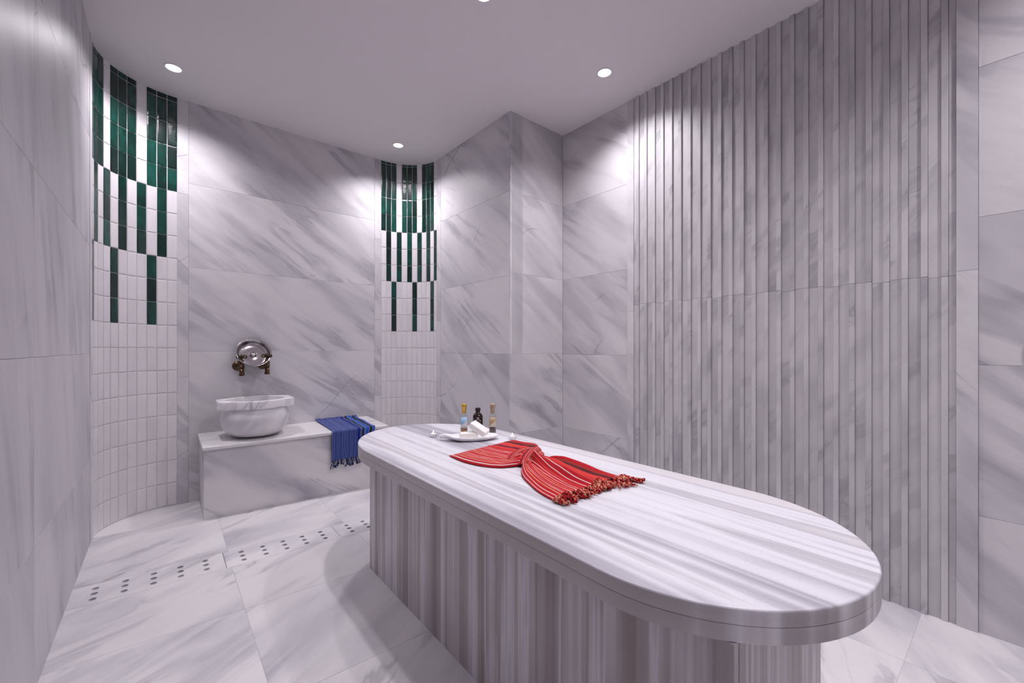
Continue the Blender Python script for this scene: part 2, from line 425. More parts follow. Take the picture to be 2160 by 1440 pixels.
# ------------------------------------------------------------------ curved tiled corners
PITCH = 0.1573
def tile_mesh(name, w, h, mat):
    bm = bmesh.new()
    a = [(-w/2, -h/2), (w/2, -h/2), (w/2, h/2), (-w/2, h/2)]
    def ring(ins, y): return [bm.verts.new((x*(1-2*ins/w), y, z*(1-2*ins/h))) for x, z in a]
    r0, r1, r2, r3 = ring(0, 0.006), ring(0, 0.0008), ring(0.0012, -0.0006), ring(0.007, -0.0014)
    for p, q in ((r0, r1), (r1, r2), (r2, r3)):
        for i in range(4): bm.faces.new((p[i], p[(i+1) % 4], q[(i+1) % 4], q[i]))
    bm.faces.new(r3); bm.faces.new(r0[::-1])
    bmesh.ops.recalc_face_normals(bm, faces=bm.faces[:])
    me = bpy.data.meshes.new(name); bm.to_mesh(me); bm.free(); me.materials.append(mat)
    return me
def tiled_corner(name, cx, cyy, ra, rb, sgn, ncol):
    """quarter-round corner about (cx, cyy); column 0 meets the back wall, columns follow equal arc lengths"""
    N = 480
    def pt(f, grow=0.0):
        a = math.pi/2*f
        return sgn*(ra+grow)*math.sin(a), (rb+grow)*math.cos(a)
    cum = [0.0]
    for i in range(N):
        p, q = pt(i/N), pt((i+1)/N); cum.append(cum[-1]+math.hypot(q[0]-p[0], q[1]-p[1]))
    def at(l):
        for i in range(N):
            if cum[i+1] >= l: return (i+(l-cum[i])/(cum[i+1]-cum[i]))/N
        return 1.0
    tw = cum[-1]/ncol
    TM = {(c, s): tile_mesh('tile', tw-0.0036, (PITCH if s == 0 else 0.04)-0.0036, M['green' if c else 'white_tile']) for c in (0, 1) for s in (0, 1)}
    bm = bmesh.new(); n = 48; lo_, hi_, lo2, hi2 = [], [], [], []
    for i in range(n+1):
        for lst, g, z in ((lo_, 0.0026, -0.06), (hi_, 0.0026, 2.95), (lo2, 0.06, -0.06), (hi2, 0.06, 2.95)):
            lst.append(bm.verts.new((*pt(i/n, g), z)))
    for i in range(n):
        bm.faces.new((lo_[i], lo_[i+1], hi_[i+1], hi_[i])); bm.faces.new((lo2[i+1], lo2[i], hi2[i], hi2[i+1]))
        bm.faces.new((lo_[i+1], lo_[i], lo2[i], lo2[i+1])); bm.faces.new((hi_[i], hi_[i+1], hi2[i+1], hi2[i]))
    for i in (0, n): bm.faces.new((lo_[i], hi_[i], hi2[i], lo2[i]))
    w = tag(mesh_obj(name, bm, M['white_grout'], None, False, (cx, cyy, 0)), kind='structure')
    for j in range(ncol):
        f0, f1 = at(tw*j), at(tw*(j+1)); p0, p1 = pt(f0), pt(f1)
        mx, my = (p0[0]+p1[0])/2, (p0[1]+p1[1])/2
        dx, dy = (p1[0]-p0[0])*sgn, (p1[1]-p0[1])*sgn          # local x, left to right seen from the room
        rz = math.atan2(dy, dx)
        for k in range(19):
            # rows from the floor: 8 white, then three green bands of 3, 3 and 5 (the last one cut by the ceiling)
            g = 0
            if 8 <= k < 11: g = j % 4 == 2
            elif 11 <= k < 14: g = j % 2 == 1
            elif k >= 14: g = j % 4 != 3
            o = bpy.data.objects.new('tile', TM[(int(g), int(k == 18))]); link(o, w)
            if g: o['label'] = 'dark green glazed tile'
            z = 0.004 + PITCH*(k+0.5) if k < 18 else 0.004 + PITCH*18 + 0.02
            o.location = (mx, my, z)
            o.rotation_euler = (R.uniform(-0.006, 0.006), R.uniform(-0.003, 0.003), rz + R.uniform(-0.008, 0.008))
    return w
tiled_corner('wall_corner_left', 0.075, YB-0.392, 0.392, 0.392, -1, 11)
tiled_corner('wall_corner_right', 1.561, YB-0.345, 0.392, 0.345, 1, 12)

# ------------------------------------------------------------------ stone bench under the taps
BX0, BX1, BYF = 0.194, 1.428, 3.338
BZF, BZB = 0.466, 0.486
def bench_z(y): return BZF + (BZB-BZF)*(y-3.322)/(YB-3.322)
bench = tag(empty('stone_bench', (0.81, 3.55, 0)), 'pale marble bench against the back wall, with basin and blue towel on it', 'bench')
def brel(p): return (p[0]-0.81, p[1]-3.55, p[2])
box('front_panel', brel((BX0+0.004, BYF, -0.03)), brel((BX1-0.004, BYF+0.02, 0.445)), M['bench'], bench, 0.001)
for x0 in (BX0+0.004, BX1-0.024):
    box('end_panel', brel((x0, BYF+0.0205, -0.03)), brel((x0+0.02, YB-0.001, 0.446)), M['bench'], bench, 0.001)
bm = bmesh.new()
add_box(bm, (BX0-0.81-0.004, 3.322-3.55, -0.024), (BX1-0.81+0.004, YB-0.001-3.55, 0.0), 0.006, 3)
for v in bm.verts: v.co.z += bench_z(v.co.y+3.55)
mesh_obj('top_slab', bm, M['bench_top'], bench)

# ------------------------------------------------------------------ marble basin
BC = (0.516, 3.537); BZ = bench_z(3.69)+0.001
basin = tag(empty('marble_basin', (BC[0], BC[1], BZ)), 'white veined marble wash basin with squared lugs, standing on the bench', 'basin')
def rim_r(a, ins=0.0):
    c, s = abs(math.cos(a)), abs(math.sin(a))
    circ = 0.208
    hx, hy = 0.236, 0.122
    rect = min(hx/max(c, 1e-6), hy/max(s, 1e-6))
    ch = (hx+hy-0.030)/(c+s)                       # clipped lug corners
    return max(circ, min(rect, ch)) - ins
n = 96
bm = bmesh.new()
prof = [(0.001, 0.006), (0.115, 0.0), (0.150, 0.003), (0.182, 0.028), (0.206, 0.072), (0.216, 0.115), (0.212, 0.150), (0.200, 0.178), (0.196, 0.196), (0.196, 0.2),
        (0.176, 0.20), (0.180, 0.18), (0.184, 0.13), (0.17, 0.08), (0.12, 0.045), (0.001, 0.038)]
lathe(bm, prof, n)
mesh_obj('bowl', bm, M['basin'], basin, True)
bm = bmesh.new()
rings = []
for ins, z in ((0.02, 0.196), (0.004, 0.197), (0.0, 0.201), (0.0, 0.247), (0.002, 0.252), (0.007, 0.255)):
    rings.append([bm.verts.new(((rim_r(2*math.pi*i/n, ins))*math.cos(2*math.pi*i/n), (rim_r(2*math.pi*i/n, ins))*math.sin(2*math.pi*i/n), z)) for i in range(n)])
for rr, z in ((0.188, 0.255), (0.183, 0.252), (0.180, 0.235), (0.176, 0.20)):
    rings.append([bm.verts.new((rr*math.cos(2*math.pi*i/n), rr*math.sin(2*math.pi*i/n), z)) for i in range(n)])
for a, b in zip(rings, rings[1:]):
    for i in range(n): bm.faces.new((a[i], a[(i+1) % n], b[(i+1) % n], b[i]))
for i in range(n): bm.faces.new((rings[-1][i], rings[-1][(i+1) % n], rings[0][(i+1) % n], rings[0][i]))
o = mesh_obj('rim', bm, M['basin'], basin, True)
md = o.modifiers.new('edges', 'EDGE_SPLIT'); md.split_angle = math.radians(35)

# ------------------------------------------------------------------ bronze taps
def tap(x, z, label):
    t = tag(empty('wall_tap', (x, YB, z)), label, 'tap', 'bronze taps above the basin')
    fx = -0.014
    bm = bmesh.new(); lathe(bm, [(0.001, 0), (0.034, 0.0), (0.036, 0.004), (0.033, 0.009), (0.022, 0.014), (0.015, 0.02), (0.001, 0.021)], 28)
    bmesh.ops.rotate(bm, verts=bm.verts[:], cent=(0, 0, 0), matrix=Matrix.Rotation(math.pi/2, 3, 'X'))
    o = mesh_obj('wall_flange', bm, M['bronze'], t, True); o.location = (fx, 0, 0)
    bm = bmesh.new()
    tube(bm, catmull([(fx, -0.005, 0), (fx*0.6, -0.04, 0.0), (0, -0.075, 0.004), (0, -0.10, -0.002), (0, -0.108, -0.02)], 14), [0.014]*5+[0.016]*5+[0.019, 0.0185, 0.017, 0.015], 16)
    mesh_obj('body', bm, M['bronze'], t, True)
    bm = bmesh.new()
    lathe(bm, [(0.014, -0.022), (0.0145, -0.036), (0.017, -0.038), (0.017, -0.043), (0.0145, -0.045), (0.0145, -0.050), (0.018, -0.052), (0.018, -0.068), (0.0165, -0.071), (0.012, -0.071), (0.012, -0.05)], 24)
    o = mesh_obj('spout', bm, M['bronze'], t, True); o.location = (0, -0.108, 0)
    bm = bmesh.new()
    lathe(bm, [(0.015, -0.005), (0.019, 0.008), (0.019, 0.016), (0.022, 0.018), (0.022, 0.026), (0.016, 0.028), (0.013, 0.036), (0.016, 0.039), (0.016, 0.043), (0.009, 0.047), (0.009, 0.058), (0.001, 0.059)], 24)
    o = mesh_obj('valve_neck', bm, M['bronze'], t, True); o.location = (0, -0.095, 0)
    bm = bmesh.new(); lathe(bm, [(0.001, -0.012), (0.012, -0.011), (0.015, 0), (0.013, 0.012), (0.006, 0.018), (0.001, 0.019)], 20)
    h = mesh_obj('handle', bm, M['bronze'], t, True); h.location = (0, -0.095, 0.070)
    for q in range(4):
        a = math.pi/4 + q*math.pi/2 + 0.45
        bm = bmesh.new()
        u = Vector((math.cos(a), math.sin(a), 0))
        pts = [u*0.0235 + (u*math.cos(b) + Vector((0, 0, 1))*math.sin(b))*0.0098 for b in [2*math.pi*i/14 for i in range(15)]]
        tube(bm, pts, 0.0044, 8, cap=False)
        mesh_obj('handle_lobe', bm, M['bronze'], h, True)
tap(0.447, 0.968, 'left bronze tap beside the round metal bowl, with a lobed handle')
tap(0.612, 0.974, 'right bronze tap beside the round metal bowl, nearer the blue towel')

# ------------------------------------------------------------------ metal washing bowl leaning on the wall between the taps
mb = tag(empty('washing_bowl', (0.5285, 3.722, 1.062)), 'round shiny metal washing bowl with a centre boss, propped on the bronze taps', 'bowl')
mb.rotation_euler = (math.pi/2 - 0.50, 0, 0)
bm = bmesh.new()
lathe(bm, [(0.001, -0.030), (0.088, -0.030), (0.098, -0.026), (0.106, -0.012), (0.112, 0.014), (0.117, 0.020), (0.119, 0.0225), (0.117, 0.024), (0.110, 0.0215), (0.103, -0.008), (0.095, -0.021), (0.084, -0.0265), (0.030, -0.0265), (0.027, -0.0255), (0.001, -0.025)], 64)
mesh_obj('pan', bm, M['steel'], mb, True)
bm = bmesh.new(); lathe(bm, [(0.023, -0.0262), (0.021, -0.018), (0.015, -0.012), (0.007, -0.009), (0.001, -0.0085)], 32)
mesh_obj('boss', bm, M['steel'], mb, True)

# ------------------------------------------------------------------ marble massage table
TX0, TX1, TY0, TY1, TE0, TE1 = 0.7253, 1.5230, 0.5764, 1.9289, 0.3987, 0.5114
TZ = 0.622
TC = ((TX0+TX1)/2, 1.25)
table = tag(empty('massage_table', (TC[0], TC[1], 0)), 'long banded marble massage table with rounded ends in the middle of the room', 'table')
def outline(n=64, ins=0.0):
    cx, hw = (TX0+TX1)/2, (TX1-TX0)/2-ins
    pts = [(cx+hw*math.cos(math.pi*i/n), TY1+(TE1-ins)*math.sin(math.pi*i/n)) for i in range(n+1)]
    pts += [(cx-hw*math.cos(math.pi*i/n), TY0-(TE0-ins)*math.sin(math.pi*i/n)) for i in range(n+1)]
    return pts
def top_slab(name, z0, z1, mat, btop, bbot):
    bm = bmesh.new(); prof = []
    for q in range(4):
        a = q/3*math.pi/2; prof.append((bbot*(1-math.sin(a)), z0+bbot*(1-math.cos(a))))
    for q in range(6):
        a = q/5*math.pi/2; prof.append((btop*(1-math.cos(a)), z1-btop*(1-math.sin(a))))
    rings = [[bm.verts.new((x-TC[0], y-TC[1], z)) for x, y in outline(64, i)] for i, z in prof]
    m = len(rings[0])
    for a, b in zip(rings, rings[1:]):
        for i in range(m): bm.faces.new((a[i], a[(i+1) % m], b[(i+1) % m], b[i]))
    bm.faces.new(rings[0][::-1]); bm.faces.new(rings[-1])
    o = mesh_obj(name, bm, mat, table, True)
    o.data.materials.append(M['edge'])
    for p in o.data.polygons: p.material_index = 0 if p.normal.z > 0.35 else 1      # browner edge bands on sides and underside, mat on top
    md = o.modifiers.new('edges', 'EDGE_SPLIT'); md.split_angle = math.radians(40)
    return o
top_slab('upper_slab', 0.5905, TZ, M['top'], 0.005, 0.0008)
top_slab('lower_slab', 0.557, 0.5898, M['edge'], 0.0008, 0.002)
PX0, PX1, PY0, PY1 = 0.804, 1.339, 0.328, 2.093
def trel(p): return (p[0]-TC[0], p[1]-TC[1], p[2])
for x0 in (PX0, PX1-0.02):
    for y0, y1 in ((PY0+0.0005, 1.21), (1.21, PY1)):
        box('side_panel', trel((x0, y0+0.0003, -0.04)), trel((x0+0.02, y1-0.0003, 0.5565)), M['side'], table, 0.0012)
for y0 in (PY0, PY1-0.02):
    box('end_panel', trel((PX0+0.0205, y0, -0.04)), trel((PX1-0.0205, y0+0.02, 0.5565)), M['end'], table, 0.0008)

# ------------------------------------------------------------------ bottles
def bottle(name, loc, label, group=None):
    return tag(empty(name, (*loc, TZ), -0.58), label, 'bottle', group)
def label_patch(parent, name, mat, r, half, z0, z1, power=2.0, n=14):
    bm = bmesh.new(); uvl = bm.loops.layers.uv.new('uv'); cols = []
    for i in range(n+1):
        a = -math.pi/2 - half + 2*half*i/n
        c, s = math.cos(a), math.sin(a); k = (abs(c)**power+abs(s)**power)**(-1/power)
        cols.append([bm.verts.new((rr*c*k, rr*s*k, z)) for rr, z in ((r, z0), (r+0.0006, z0), (r+0.0006, z1), (r, z1))])
    for i in range(n):
        for q in range(3):
            f = bm.faces.new((cols[i][q], cols[i+1][q], cols[i+1][q+1], cols[i][q+1]))
            for lp, (uu, vv) in zip(f.loops, ((i/n, q > 0), ((i+1)/n, q > 0), ((i+1)/n, q >= 1), (i/n, q >= 1))):
                lp[uvl].uv = (uu, 1.0 if lp.vert.co.z > (z0+z1)/2 else 0.0)
    return mesh_obj(name, bm, mat, parent, True)
def diag_label(name, up, low):
    T = NT(name); uv = T.n('ShaderNodeUVMap', uv_map='uv')
    sp = T.n('ShaderNodeSeparateXYZ'); T.set(sp, 0, uv.outputs[0])
    d = T.math('SUBTRACT', sp.outputs[1], T.math('MULTIPLY_ADD', sp.outputs[0], 0.55, 0.12))
    return T.out(T.mix(T.smooth(d, -0.02, 0.03), low, up), 0.4)
def grains(parent, name, mat, r, z0, z1, m, size, stick=False):
    bm = bmesh.new()
    for _ in range(m):
        p = Vector((R.uniform(-r, r), R.uniform(-r, r), R.uniform(z0, z1)))
        if stick:
            d = Vector((R.uniform(-.5, .5), R.uniform(-.5, .5), R.uniform(.4, 1))).normalized()*size*2.2
            a, b = p-d, p+d
            for q in (a, b): q.x = max(-r, min(r, q.x)); q.y = max(-r, min(r, q.y)); q.z = max(z0-0.002, min(z1+0.008, q.z))
            tube(bm, [a, b], size*0.35, 5)
        else:
            bmesh.ops.create_icosphere(bm, subdivisions=1, radius=size*R.uniform(.7, 1.2), matrix=Matrix.Translation(p))
    return tag(mesh_obj(name, bm, mat, parent, False), kind='stuff')
def square_bottle(loc, label, cap_mat, lab_mat, fill_mat, stick, h=0.108):
    t = bottle('glass_bottle', loc, label, 'bottles on the massage table')
    bm = bmesh.new()
    lathe(bm, [(0.001, 0), (0.0185, 0), (0.0205, 0.003), (0.021, 0.02), (0.0205, h*0.55), (0.0185, h*0.80), (0.0195, h*0.88), (0.0165, h*0.96), (0.0115, h*1.0), (0.0112, h+0.006), (0.001, h+0.006)], 40, 3.6)
    mesh_obj('glass', bm, M['clear'], t, True)
    zs_ = 0.032 if stick else 0.026
    bm = bmesh.new(); lathe(bm, [(0.001, zs_), (0.0174, zs_), (0.0176, zs_+0.004), (0.0168, h*0.78), (0.001, h*0.78)], 32, 3.6)
    mesh_obj('oil', bm, M['milk' if not stick else 'oil'], t, True)
    g = grains(t, 'spices' if stick else 'bath_salt', fill_mat, 0.0172, 0.006, 0.030 if stick else 0.024, 90 if stick else 320, 0.0036 if stick else 0.003, stick)
    label_patch(t, 'label', lab_mat, 0.0212, 0.72, 0.034, h*0.80, 3.6)
    bm = bmesh.new()
    lathe(bm, [(0.001, h), (0.0118, h), (0.0122, h+0.004), (0.0122, h+0.028), (0.0150, h+0.030), (0.0152, h+0.050), (0.0135, h+0.053), (0.001, h+0.053)], 32)
    mesh_obj('cap', bm, cap_mat, t, True)
M['milk'] = plain('pale blue bath oil', (0.62, 0.72, 0.76), 0.3)
M['oil'] = plain('pale straw oil', (0.62, 0.54, 0.44), 0.3)
M['blue_label'] = diag_label('pale blue and white label', (0.30, 0.52, 0.75), (0.72, 0.70, 0.68))
M['tan_label'] = diag_label('tan and cream label', (0.42, 0.28, 0.14), (0.68, 0.60, 0.48))
M['amber_salt'] = plain('amber bath salt', (0.55, 0.24, 0.07), 0.5)
M['spice'] = plain('brown spices', (0.16, 0.085, 0.055), 0.6)
square_bottle((1.323, 2.018), 'clear square bottle with a gold cap and pale blue label', M['gold'], M['blue_label'], M['amber_salt'], False)
square_bottle((1.448, 1.913), 'clear square bottle with a cork cap, tan label and brown spices inside', M['cork'], M['tan_label'], M['spice'], True)
t = bottle('amber_bottle', (1.392, 1.979), 'dark amber bottle with white and pink markings, between the two clear bottles', 'bottles on the massage table')
bm = bmesh.new()
lathe(bm, [(0.001, 0), (0.026, 0), (0.0285, 0.003), (0.029, 0.085), (0.0275, 0.094), (0.021, 0.104), (0.0125, 0.111), (0.0118, 0.120), (0.001, 0.120)], 40)
mesh_obj('glass', bm, M['amber'], t, True)
bm = bmesh.new(); lathe(bm, [(0.001, 0.119), (0.0145, 0.119), (0.0155, 0.121), (0.0155, 0.136), (0.014, 0.138), (0.001, 0.138)], 28)
mesh_obj('cap', bm, plain('black screw cap', (0.012, 0.006, 0.006), 0.35), t, True)
M['mark_white'] = plain('white print', (0.75, 0.70, 0.72), 0.5); M['mark_pink'] = plain('pink print', (0.72, 0.22, 0.33), 0.5)
def mark(mat, pts):
    """a thin printed stroke bent round the bottle; pts = (angle offset, z)"""
    bm = bmesh.new()
    tube(bm, [((0.0293)*math.sin(a), -(0.0293)*math.cos(a), z) for a, z in pts], 0.0010, 6)
    mesh_obj('printed_mark', bm, mat, t)
mark(M['mark_white'], [(-0.22, 0.083), (0.0, 0.086), (0.22, 0.083)])
mark(M['mark_white'], [(-0.15, 0.080), (0.15, 0.080)])
mark(M['mark_white'], [(0.50*math.cos(b), 0.062+0.013*math.sin(b)) for b in [math.pi*(i/10) for i in range(11)]])
for z in (0.062, 0.0605): mark(M['mark_pink'], [(-0.48, z), (0.05, z-0.0008)])
mark(M['mark_white'], [(0.12+0.34*math.cos(b), 0.053+0.010*math.sin(b)) for b in [math.pi*(0.6+1.4*i/14) for i in range(15)]])
mark(M['mark_pink'], [(0.12+0.16*math.cos(b), 0.055+0.005*math.sin(b)) for b in [2*math.pi*i/10 for i in range(11)]])
for z, a0, a1 in ((0.036, -0.45, 0.42), (0.0315, -0.5, 0.5), (0.0275, -0.35, 0.35)): mark(M['mark_pink'], [(a0+(a1-a0)*i/6, z) for i in range(7)])

# ------------------------------------------------------------------ tea lights
def tea_light(loc, label):
    t = tag(empty('tea_light', (*loc, TZ)), label, 'candle', 'lit tea lights on the massage table')
    bm = bmesh.new(); lathe(bm, [(0.001, 0), (0.018, 0), (0.0192, 0.002), (0.0192, 0.0165), (0.0196, 0.0172), (0.0186, 0.0172), (0.0184, 0.012), (0.001, 0.012)], 36)
    mesh_obj('cup', bm, M['tin'], t, True)
    bm = bmesh.new(); lathe(bm, [(0.001, 0.0125), (0.0182, 0.0125), (0.0182, 0.0155), (0.012, 0.0148), (0.001, 0.0145)], 32)
    mesh_obj('wax', bm, M['wax'], t, True)
    bm = bmesh.new(); tube(bm, [(0, 0, 0.014), (0.0006, 0, 0.021)], 0.0009, 6); mesh_obj('wick', bm, M['black'], t)
    bm = bmesh.new(); lathe(bm, [(0.0004, 0.018), (0.0026, 0.020), (0.0034, 0.023), (0.0026, 0.027), (0.0012, 0.031), (0.0003, 0.034)], 16)
    mesh_obj('flame', bm, M['flame'], t, True)
tea_light((1.124, 2.016), 'lit white tea light at the left of the white dish')
tea_light((1.415, 1.696), 'lit white tea light behind the red towel')

# ------------------------------------------------------------------ white dish with two soap bars
dish_rz = math.atan2(-0.50, 0.866)
dish = tag(empty('ceramic_dish', (1.236, 1.826, TZ), dish_rz), 'long white leaf-shaped ceramic dish holding the soap', 'dish')
bm = bmesh.new(); rings = []
nn = 56
def dish_pt(a, f):
    c, s = math.cos(a), math.sin(a)
    L_ = 0.142 if c < 0 else 0.150
    x = L_*c*f
    wy = 0.066*(1 - 0.45*sstep(0.3, 1.0, -c))*(1+0.06*math.sin(5*a))
    return x, wy*s*f
for f, z in ((0.02, 0.004), (0.45, 0.004), (0.75, 0.005), (0.93, 0.012), (1.0, 0.020)):
    ring = []
    for i in range(nn):
        a = 2*math.pi*i/nn; x, y = dish_pt(a, f)
        lift = 0.010*f**4*(sstep(0.55, 1.0, -math.cos(a)) + 0.5*abs(math.sin(2*a)))
        ring.append((x, y, z+lift))
    rings.append(ring)
up_ = [[bm.verts.new(p) for p in r] for r in rings]; dn = [[bm.verts.new((p[0]*1.004, p[1]*1.006, p[2]-0.0035)) for p in r] for r in rings]
for S in (up_, dn):
    for a, b in zip(S, S[1:]):
        for i in range(nn): bm.faces.new((a[i], a[(i+1) % nn], b[(i+1) % nn], b[i]))
    bm.faces.new(S[0])
for i in range(nn): bm.faces.new((up_[-1][i], up_[-1][(i+1) % nn], dn[-1][(i+1) % nn], dn[-1][i]))
mesh_obj('dish_body', bm, M['ceramic'], dish, True)
bm = bmesh.new()
tube(bm, catmull([(-0.126, 0.0, 0.020), (-0.144, 0.003, 0.026), (-0.155, 0.010, 0.024), (-0.154, 0.018, 0.017), (-0.142, 0.017, 0.014)], 16), [0.010-0.00035*i for i in range(16)], 10)
mesh_obj('curled_tip', bm, M['ceramic'], dish, True)
def soap(name, size, mat4, label):
    bm = bmesh.new(); add_box(bm, [-s/2 for s in size], [s/2 for s in size], 0.006, 3)
    o = mesh_obj(name, bm, M['soap'], None, True); o.matrix_world = mat4
    md = o.modifiers.new('edges', 'EDGE_SPLIT'); md.split_angle = math.radians(60)
    return tag(o, label, 'soap', 'soap bars in the white dish')
soap('soap_bar', (0.092, 0.052, 0.030), Matrix.Translation((1.230, 1.833, TZ+0.0245)) @ Matrix.Rotation(dish_rz+0.1, 4, 'Z'), 'white soap bar lying flat in the dish')
soap('soap_bar', (0.100, 0.056, 0.032), Matrix.Translation((1.276, 1.803, TZ+0.0565)) @ Matrix.Rotation(-1.02, 4, 'Z') @ Matrix.Rotation(0.52, 4, 'Y') @ Matrix.Rotation(0.15, 4, 'X'), 'white soap bar leaning on the other bar in the dish')

# ------------------------------------------------------------------ woven towels
def cloth_mesh(name, fn, ns, nt, mat, parent, thick):
    bm = bmesh.new(); uvl = bm.loops.layers.uv.new('uv')
    g = [[bm.verts.new(fn(i/(ns-1), j/(nt-1))) for j in range(nt)] for i in range(ns)]
    for i in range(ns-1):
        for j in range(nt-1):
            f = bm.faces.new((g[i][j], g[i+1][j], g[i+1][j+1], g[i][j+1]))
            for lp, (a, b) in zip(f.loops, ((i, j), (i+1, j), (i+1, j+1), (i, j+1))):
                lp[uvl].uv = (b/(nt-1), a/(ns-1))
    me = bpy.data.meshes.new(name); bm.normal_update(); bm.to_mesh(me); bm.free(); me.materials.append(mat)
    for p in me.polygons: p.use_smooth = True
    o = bpy.data.objects.new(name, me); link(o, parent)
    md = o.modifiers.new('thickness', 'SOLIDIFY'); md.thickness = thick; md.offset = 0
    return o
def towel_mat(name, bands, lines, line_cols, count, t_end, period_dark=None):
    T = NT(name); uv = T.n('ShaderNodeUVMap', uv_map='uv')
    sp = T.n('ShaderNodeSeparateXYZ'); T.set(sp, 0, uv.outputs[0]); u, v = sp.outputs[0], sp.outputs[1]
    c = T.ramp(u, bands, 'CONSTANT')
    ph = T.math('FRACT', T.math('MULTIPLY', u, count))
    m = T.smooth(T.math('ABSOLUTE', T.math('SUBTRACT', ph, 0.5)), lines, lines+0.05, 1.0, 0.0)
    m = T.math('MULTIPLY', m, T.math('LESS_THAN', u, t_end))
    cell = T.math('FLOOR', T.math('MULTIPLY', u, count))
    pick = T.math('FRACT', T.math('MULTIPLY', cell, 0.3819))
    lc = T.ramp(pick, line_cols, 'CONSTANT')
    if period_dark:
        md_ = T.smooth(T.math('ABSOLUTE', T.math('SUBTRACT', ph, 0.5)), 0.30, 0.42)
        c = T.mix(T.math('MULTIPLY', T.math('MULTIPLY', md_, T.math('LESS_THAN', u, t_end)), period_dark[1]), c, period_dark[0])
    c = T.mix(m, c, lc)
    w1 = T.n('ShaderNodeTexWave', wave_type='BANDS'); T.set(w1, 'Vector', uv.outputs[0]); T.set(w1, 'Scale', 60.0)
    nz = T.noise(T.mapping(uv.outputs[0], scale=(60, 220, 1)), 1.0, 3, 0.6)
    hs = T.n('ShaderNodeHueSaturation'); T.set(hs, 'Color', c); T.set(hs, 'Value', T.math('MULTIPLY_ADD', nz, 0.5, 0.75))
    T.bump(nz, 0.5, 0.001)
    T.set(T.bsdf, 'Sheen Weight', 0.06)
    return T.out(hs.outputs[0], 0.85, spec=0.2)
RED, ORG, MAR, DRK = (0.46, 0.006, 0.016), (0.58, 0.032, 0.024), (0.13, 0.004, 0.02), (0.085, 0.008, 0.012)
M['red_cloth'] = towel_mat('red striped cloth',
    [(0.0, RED), (0.60, ORG), (0.655, MAR), (0.715, ORG), (0.845, DRK), (0.905, (0.30, 0.03, 0.02)), (0.93, RED)],
    0.055, [(0.0, (0.82, 0.66, 0.62)), (0.6, (0.80, 0.50, 0.22)), (0.8, (0.55, 0.10, 0.06))], 24.0, 0.60)
M['blue_cloth'] = towel_mat('blue striped cloth',
    [(0.0, (0.014, 0.036, 0.215)), (0.60, (0.008, 0.020, 0.20)), (0.65, (0.085, 0.12, 0.24)), (0.69, (0.012, 0.012, 0.04)), (0.745, (0.09, 0.15, 0.34)), (0.785, (0.02, 0.08, 0.42)), (0.85, (0.10, 0.14, 0.25)), (0.875, (0.010, 0.012, 0.035)), (0.935, (0.06, 0.12, 0.30)), (0.96, (0.02, 0.06, 0.35))],
    0.05, [(0.0, (0.42, 0.48, 0.66)), (0.7, (0.22, 0.30, 0.54))], 27.0, 0.60, ((0.008, 0.014, 0.09), 0.75))
def yarn_mat(name, stops):
    T = NT(name); co, rnd = offset_coords(T, 53.0)
    n = T.noise(T.mapping(co, rot=(0.6, 0.5, 0), scale=(1, 1, 1)), 120, 2, 0.6)
    T.bump(n, 0.8, 0.002)
    x = T.math('ADD', n, T.math('MULTIPLY', T.math('SUBTRACT', rnd, 0.5), 0.22))
    return T.out(T.ramp(x, stops, 'CONSTANT'), 0.9, spec=0.1)
M['red_yarn'] = yarn_mat('red, black and cream yarn', [(0.0, (0.03, 0.012, 0.012)), (0.40, (0.42, 0.012, 0.02)), (0.56, (0.66, 0.50, 0.30)), (0.63, (0.5, 0.02, 0.025)), (0.70, (0.05, 0.04, 0.02))])
M['blue_yarn'] = yarn_mat('navy and white yarn', [(0.0, (0.008, 0.012, 0.05)), (0.52, (0.03, 0.06, 0.22)), (0.62, (0.35, 0.38, 0.5)), (0.68, (0.012, 0.015, 0.06))])
